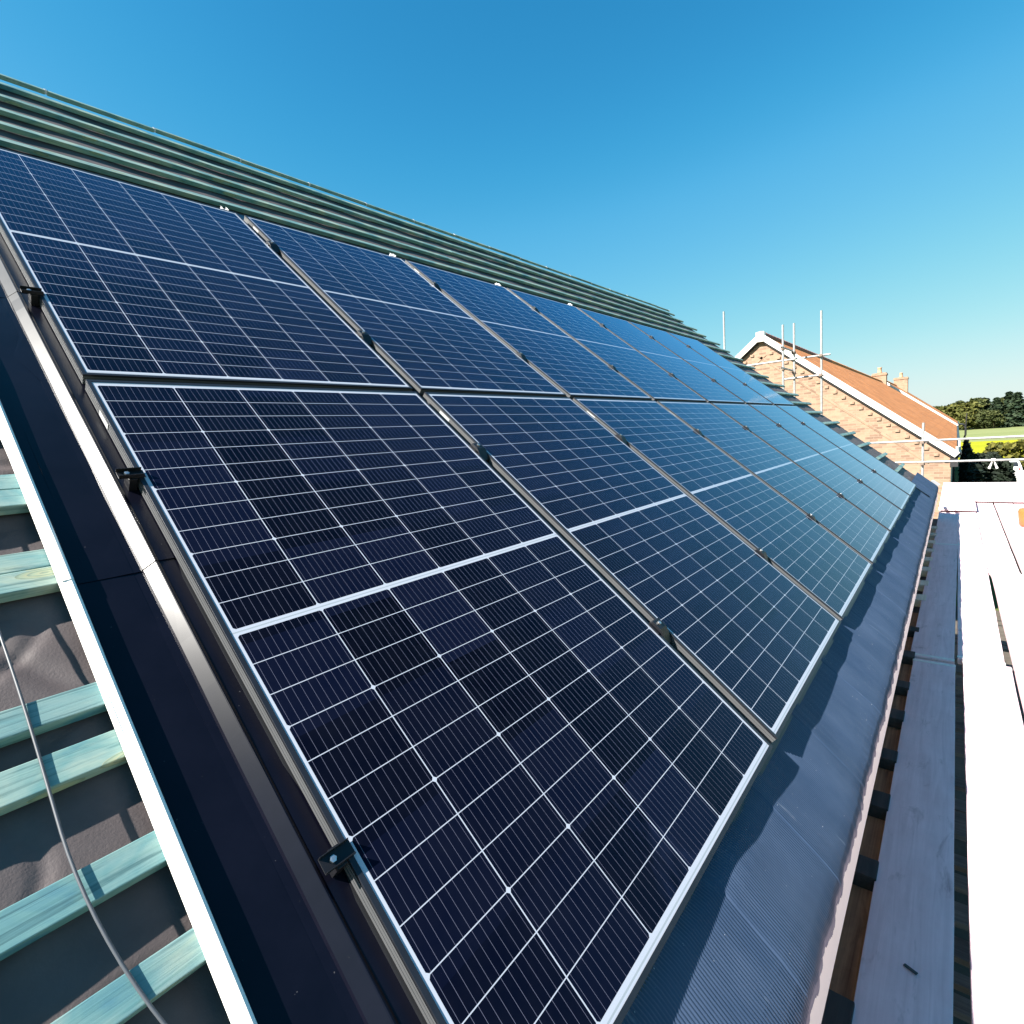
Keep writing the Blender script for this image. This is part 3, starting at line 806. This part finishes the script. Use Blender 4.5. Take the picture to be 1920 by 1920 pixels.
# ================================================================== NEIGHBOURING HOUSES
def house_row(x0, x1, y_e, y_r, z_e, z_r, label, dentils=True, ridge_dark=True):
    h = thing("brick_house", label, "house", (x0, 0, 0))
    L = x1 - x0
    yb = 2 * y_r - y_e
    wi = 0.13
    # gable walls
    q = MB()
    tz = (z_r - z_e) / (y_r - y_e)
    prof = [(y_e + wi, GZ), (yb - wi, GZ), (yb - wi, z_e + tz * wi - .16), (y_r, z_r - .16), (y_e + wi, z_e + tz * wi - .16)]
    for xx in (0.06, L - .3):
        q = MB(); i = len(q.v); q.v += [(xx, y, z) for y, z in prof] + [(xx + .24, y, z) for y, z in prof]
        for j in range(5):
            k = (j + 1) % 5; q.f.append((i+j, i+k, i+5+k, i+5+j)); q.mi.append(0)
        q.f.append(tuple(range(i, i+5))); q.mi.append(0); q.f.append(tuple(range(i+5, i+10))); q.mi.append(0)
        q.obj("gable_wall", M_BRICKX, h)
    q = MB(); q.box(.30, L - .3, y_e + wi, y_e + wi + .24, GZ, z_e - .05); q.box(.30, L - .3, yb - wi - .24, yb - wi, GZ, z_e - .05)
    q.obj("side_wall", M_BRICKY, h)
    ang = math.atan2(z_r - z_e, y_r - y_e); ln = math.hypot(z_r - z_e, y_r - y_e)
    for s in (1, -1):
        q = MB(); q.box(0, L, 0, ln, -.10, 0)
        o = q.obj("roof", M_TILE, h)
        o.location = (0, y_e if s == 1 else yb, z_e); o.rotation_euler = (ang if s == 1 else math.pi - ang, 0, 0)
        if s == -1: o.rotation_euler = (math.pi - ang, 0, 0); o.location = (0, yb, z_e)
        if s == -1:
            for vv in o.data.vertices: vv.co.z = -vv.co.z - .0
        # verge along the rake
        vw = .12 if dentils else .035
        q = MB(); q.box(-.09 if dentils else -.03, .0, -.06, ln + .03, -.145, .03); q.box(.0, vw, -.06, ln + .03, .0, .03)
        if s == -1: q.v = [(x + .004, y, z) for x, y, z in q.v]
        ve = q.obj("verge", M_VERGE, h, bevel=.012); ve.location = o.location; ve.rotation_euler = o.rotation_euler
        if s == -1:
            for vv in ve.data.vertices: vv.co.z = -vv.co.z
        q = MB(); q.box(-.02, .055, .0, ln, -.19, -.147)
        ve2 = q.obj("verge_undercloak", M_DARKWOOD, h); ve2.location = o.location; ve2.rotation_euler = o.rotation_euler
        if s == -1:
            for vv in ve2.data.vertices: vv.co.z = -vv.co.z
        if dentils:
            q = MB(); q.box(-.034, .05, -.055, .055, -.075, 0.0)
            dm = q.mesh("dentil", M_BRICKX)
            n = int(ln / .30)
            for k in range(1, n):
                d = .3 * k
                yy = y_e + math.cos(ang) * d; zz = z_e + math.sin(ang) * d - .40
                o2 = link("dentil", dm, h); o2.location = (.06, yy if s == 1 else 2 * y_r - yy, zz)
    q = MB(); q.prism([(-.098, -.27), (.128, -.27), (.128, .062), (-.098, .062)], y_r - .13, y_r + .13); o2 = q.obj("verge_apex", M_VERGE, h, bevel=.01); o2.location = (0, 0, z_r)
    if dentils:
        for s in (1, -1):
            q = MB(); q.box(.044, .062, .3, ln - .35, -.66, -.58)
            o2 = q.obj("string_course", M_BRICKX, h); o2.location = (0, y_e if s == 1 else yb, z_e); o2.rotation_euler = (ang if s == 1 else math.pi - ang, 0, 0)
            if s == -1:
                for vv in o2.data.vertices: vv.co.z = -vv.co.z
    for sy in (y_e - .04, yb - wi - .01):
        q = MB(); q.box(.0, L, sy, sy + wi + .05, z_e - .17, z_e - .13); q.obj("soffit", M_DARKWOOD, h)
    q = MB(); q.box(-.03, .4, y_e - .03, y_e + wi + .02, z_e - .42, z_e - .175); q.obj("eaves_box", M_DARKWOOD, h)
    q = MB()
    x = 0.0; k = 0
    while x < L - .2:
        pts = [(x, y_r, z_r - .02), (x + .44, y_r, z_r - .035)]
        q.tube(pts, .12, 10, True, 0 if x < 13 and ridge_dark else 1); x += .45
    q.obj("ridge_tiles", [M_RIDGE, M_TILE], h)
    q = MB(); q.tube([(0.0, y_e - .05, z_e - .05), (L, y_e - .05, z_e - .05)], .055, 8)
    q.obj("gutter", M_PVC_B, h)
    return h
Y_E, Y_R, Z_E, Z_R = -0.400, 4.761, -0.264, 3.993
h1 = house_row(20.0, 60.0, Y_E, Y_R, Z_E, Z_R, "long brick house with sunlit buff gable, white verge and orange tiled roof")
q = MB(); q.tube([(.25, -.40, -.12), (.25, -.40, -.25), (.25, -.25, -.42), (.25, -.25, GZ)], .036, 8); 
q.obj("downpipe", M_PVC_W, h1)
q = MB(); q.tube([(3.2, -.46, .0), (3.2, -.46, -.62)], .03, 8); q.obj("vent_pipe", M_PVC_W, h1)
h2 = house_row(60.2, 82.0, Y_E - .06, Y_R + .05, Z_E + .06, Z_R + .24, "farther orange roofed house with a pale dotted verge behind the long one", dentils=False, ridge_dark=False)
def chimney(h, x, y, zb, w, d, zt, label=None):
    q = MB(); q.box(x, x + d, y - w/2, y + w/2, zb, zt); q.box(x - .05, x + d + .05, y - w/2 - .05, y + w/2 + .05, zt - .22, zt - .06)
    c = q.obj("chimney", M_BRICKX, h)
    q = MB(); q.lathe([(.16, 0), (.19, .05), (.15, .15), (.14, .42), (.17, .46), (.17, .5)], 12, (x + d/2, y, zt)); q.obj("chimney_pot", M_POT, c, smooth=True)
    return c
chimney(h1, 58.2 - 20.0, 4.85, 3.0, 1.0, .9, 4.72)
chimney(h2, 74.0 - 60.2, 4.33, 3.0, 1.2, 1.0, 5.03)
# black swan neck pipe at the far eaves corner
q = MB(); X = 60.0
q.tube([(X, -.47, -.14), (X, -.83, -.2), (X, -.97, -.5), (X, -.97, -1.1), (X, -.82, -1.48), (X, -.55, -1.36), (X, -.47, -1.05)], .07, 8)
q.tube([(X, -.97, -.45), (X, -1.02, .72)], .042, 8)
o = q.obj("swan_neck_pipe", M_PVC_B); tag(o, "black curved gutter pipe at the far corner of the orange roof", "gutter pipe")

# ================================================================== VEGETATION AND FAR THINGS
def leaf_cloud(q, pts, size, flat=0.5):
    for p in pts:
        a = Vector((random.gauss(0, 1), random.gauss(0, 1), random.gauss(0, flat))).normalized()
        n = Vector((random.gauss(0, 1), random.gauss(0, 1), random.gauss(0.6, 1))).normalized()
        c = a.cross(n).normalized()
        s = size * random.uniform(.55, 1.3)
        p = Vector(p)
        q.quad(p - a*s, p + c*s*.6, p + a*s, p - c*s*.6)
def crown_broad(h, r, nclump, per, size):
    q = MB(); cl = []
    for _ in range(nclump):
        t = random.random(); ang = random.uniform(0, 6.283)
        z = h * (.12 + .86 * t); rr = r * math.sin(math.pi * min(.98, (.18 + .80 * t))) ** .7 * random.uniform(.35, 1.0)
        cl.append((rr * math.cos(ang), rr * math.sin(ang), z, r * random.uniform(.18, .36)))
    for x, y, z, cr in cl:
        pts = []
        for _ in range(per):
            d = Vector((random.gauss(0, 1), random.gauss(0, 1), random.gauss(0, .8))); d = d.normalized() * cr * random.uniform(.5, 1.0)
            pts.append((x + d.x, y + d.y, z + d.z * .8))
        leaf_cloud(q, pts, size)
    return q
def crown_conifer(h, r, n, size):
    q = MB(); pts = []
    for _ in range(n):
        t = random.random() ** .8; lay = math.floor(t * 11) / 11 + random.uniform(0, .05)
        ang = random.uniform(0, 6.283); lobes = .75 + .25 * math.sin(5 * ang + lay * 30)
        rr = r * (1 - lay) ** .75 * lobes * random.uniform(.25, 1.05) + .12
        pts.append((rr * math.cos(ang), rr * math.sin(ang), h * (.03 + .97 * lay) - rr * .25))
    leaf_cloud(q, pts, size, .3)
    return q
def tree(name, label, crown_me, trunk_me, group):
    t = thing(name, label, "tree", group=group)
    link("crown", crown_me, t); link("trunk", trunk_me, t)
    return t
tg = "trees in the belt beyond the fields"
def trunk(h, r):
    q = MB(); q.tube([(0, 0, -.3), (.05, .02, h * .3), (-.05, .05, h * .6), (0, 0, h * .9)], [r, r * .75, r * .45, r * .1], 8)
    for k in range(6):
        a = k * 1.05; z = h * (.3 + .09 * k); q.tube([(0, 0, z), (math.cos(a) * h * .12, math.sin(a) * h * .12, z + h * .12)], [r * .35, r * .08], 6)
    return q.mesh("trunk", M_BARK)
random.seed(3)
tr = trunk(9, .3)
ty = tree("broadleaf_tree", "", crown_broad(9.6, 4.6, 75, 30, .62).mesh("crown", M_LEAF_Y, fixn=False), tr, tg)
tm = tree("broadleaf_tree", "", crown_broad(9.8, 4.2, 75, 30, .62).mesh("crown", M_LEAF_G, fixn=False), tr, tg)
td = tree("conifer_tree", "", crown_conifer(12.0, 4.4, 3200, .62).mesh("crown", M_LEAF_D, fixn=False), tr, tg)
spots = [(ty, 252, 13, .80), (ty, 246, 8.6, .83), (tm, 250, 5.0, .86), (ty, 247, 1.6, .90), (tm, 252, -1.0, .98), (ty, 246, -3.6, .96), (tm, 250, -5.6, 1.03), (td, 251, -8.0, .87),
         (td, 248, -10.4, .86), (td, 250, -13.6, 1.0), (td, 247, -15.4, .96), (tm, 252, -11.9, .98), (td, 251, -18.4, .88), (tm, 247, -21.5, 1.0), (ty, 250, 18, .85), (tm, 252, 24, .9), (ty, 249, 30, .9), (ty, 240, 10.5, .6), (tm, 241, 3.2, .55), (ty, 240, -2.4, .6), (tm, 241, -7.0, .62), (tm, 240, -9.6, .58), (td, 252, -25, .95), (tm, 249, -30, 1.0), (ty, 250, -36, 1.0)]
used = set()
nm = {id(ty): "yellow green leafy tree", id(tm): "mid green bushy tree", id(td): "dark green conifer"}
poss = ["hidden behind the orange roofs", "first to rise over the roof slope", "second along from the orange roof", "third along from the orange roof", "fourth along from the orange roof",
        "fifth along from the orange roof", "at the middle of the far belt", "left of the tall pair in the belt", "just left of the tallest tree", "the tallest of the belt, near the right edge",
        "close on the right of the tallest", "behind the foot of the tallest", "cut by the photo's right edge", "just past the photo's right edge",
        "behind the near chimney", "behind the far chimney", "behind the brick gable", "low in front behind the roof verge", "low in front above the roof corner",
        "low in front by the roof's end", "low in front at the middle of the belt", "low in front of the dark conifers", "some way right of the photo",
        "farther right of the photo", "farthest right of the photo"]
for kk, (pr, x, y, s) in enumerate(spots):
    lb = nm[id(pr)] + " beyond the fields, " + poss[kk]
    if id(pr) not in used:
        used.add(id(pr)); o = pr; o.location = (x, y, GZ); o['label'] = lb; o.scale = (s, s, s)
    else: o = dup(pr, (x, y, GZ), (0, 0, random.uniform(0, 6)), lb, (s, s, s))

def hedge(name, label, cat, x0, x1, y0, y1, hgt, m, n, size, seedv, kind=None):
    random.seed(seedv); q = MB(); pts = []
    for _ in range(n):
        x, y = random.uniform(x0, x1), random.uniform(y0, y1)
        top = hgt * (.86 + .16 * nz(x * .5, y * .5, seedv) + .08 * nz(x * 1.7, y * 1.7, seedv))
        ex = min(1.0, min(x - x0, x1 - x) / .8 + .55) * min(1.0, min(y - y0, y1 - y) / .8 + .55)
        z = top * ex * (1 - random.random() ** 2.4)
        pts.append((x - x0, y - y0, z))
    leaf_cloud(q, pts, size)
    o = q.obj(name, m, fixn=False); o.location = (x0, y0, GZ)
    return tag(o, label, cat, kind=kind)
hedge("hedge", "olive green hedge between the grey fence and the yellow field", "hedge", 80, 88, -34, -3.0, 2.6, M_HEDGE, 9000, .30, 11)
hedge("hedge", "yellow green shrubs just behind the grey fence at the right edge", "shrub", 68, 71, -9.0, -4.95, 1.2, M_HEDGE, 1600, .18, 12)
hedge("dark_shrub", "large black green shrub in the shade right of the brick gable", "shrub", 26, 58, -1.30, -0.72, 4.8, M_YEW, 11000, .20, 13)
hedge("dark_shrub", "rounded dark shrub in shadow beside the grey fence end", "shrub", 46, 61, -3.3, -1.1, 3.0, M_YEW, 9000, .24, 14)
fence = thing("garden_fence", "low grey fence with a white post at the right edge", "fence", (62, -3.1, GZ))
q = MB(); q.box(0, .04, -24, 0, .05, .98); q.obj("fence_panel", plain("grey_fence", (0.50, 0.50, 0.50), .7), fence)
q = MB(); q.box(-.03, .07, -24, 0, .985, 1.06); q.obj("top_rail", plain("grey_fence_rail", (0.62, 0.62, 0.60), .7), fence)
for k in range(6):
    q = MB(); q.box(-.10, .0 - .035, -.09, .09, 0, 1.32); p = q.obj("post", M_VERGE, fence); p.location = (0, -1.2 - 4.2 * k, 0)
car = thing("parked_car", "small white parked car half hidden behind the grey fence", "car", (66.5, -4.05, GZ))
W, Lc = 1.75, 3.9
def carsec(prof, w0, m, name, ins=0.0):
    q = MB(); i = len(q.v); n = len(prof)
    for s in (-1, 1):
        q.v += [(x, s * (w0 / 2 - (max(0, z - .9) * .28)), z) for x, z in prof]
    for j in range(n):
        k = (j + 1) % n; q.f.append((i+j, i+k, i+n+k, i+n+j)); q.mi.append(0)
    q.f.append(tuple(range(i, i+n))); q.mi.append(0); q.f.append(tuple(range(i+n, i+2*n))); q.mi.append(0)
    return q.obj(name, m, car, bevel=.04)
carsec([(0, .3), (Lc, .3), (Lc, .75), (Lc - .3, .88), (2.95, .95), (2.35, 1.42), (.75, 1.46), (.12, .98), (0, .8)], W, plain("white_car_paint", (0.82, 0.82, 0.82), .25, spec=.6), "body")
gl = plain("dark_car_glass", (0.02, 0.022, 0.025), .08)
q = MB(); q.quad((.16, -.66, 1.0), (.16, .66, 1.0), (.66, .58, 1.39), (.66, -.58, 1.39)); q.v = [(x - .03, y, z + .02) for x, y, z in q.v]; q.obj("rear_window", gl, car)
for s in (-1, 1):
    q = MB(); q.quad((.85, s*.80, 1.36), (2.25, s*.80, 1.34), (2.65, s*.885, .98), (.55, s*.885, .98)); q.obj("side_window", gl, car)
    q = MB(); q.box(-.015, .03, s*.62 - .1, s*.62 + .1, .68, .92); q.obj("tail_light", plain("red_light", (.5, .02, .02), .3), car)
    for xx in (.7, 3.15):
        q = MB(); q.tube([(xx, s*.70, .3), (xx, s*.88, .3)], .3, 18); w_ = q.obj("wheel", M_PVC_B, car)
        q = MB(); q.tube([(xx, s*.86, .3), (xx, s*.892, .3)], .18, 14); q.obj("rim", M_ALU, w_)
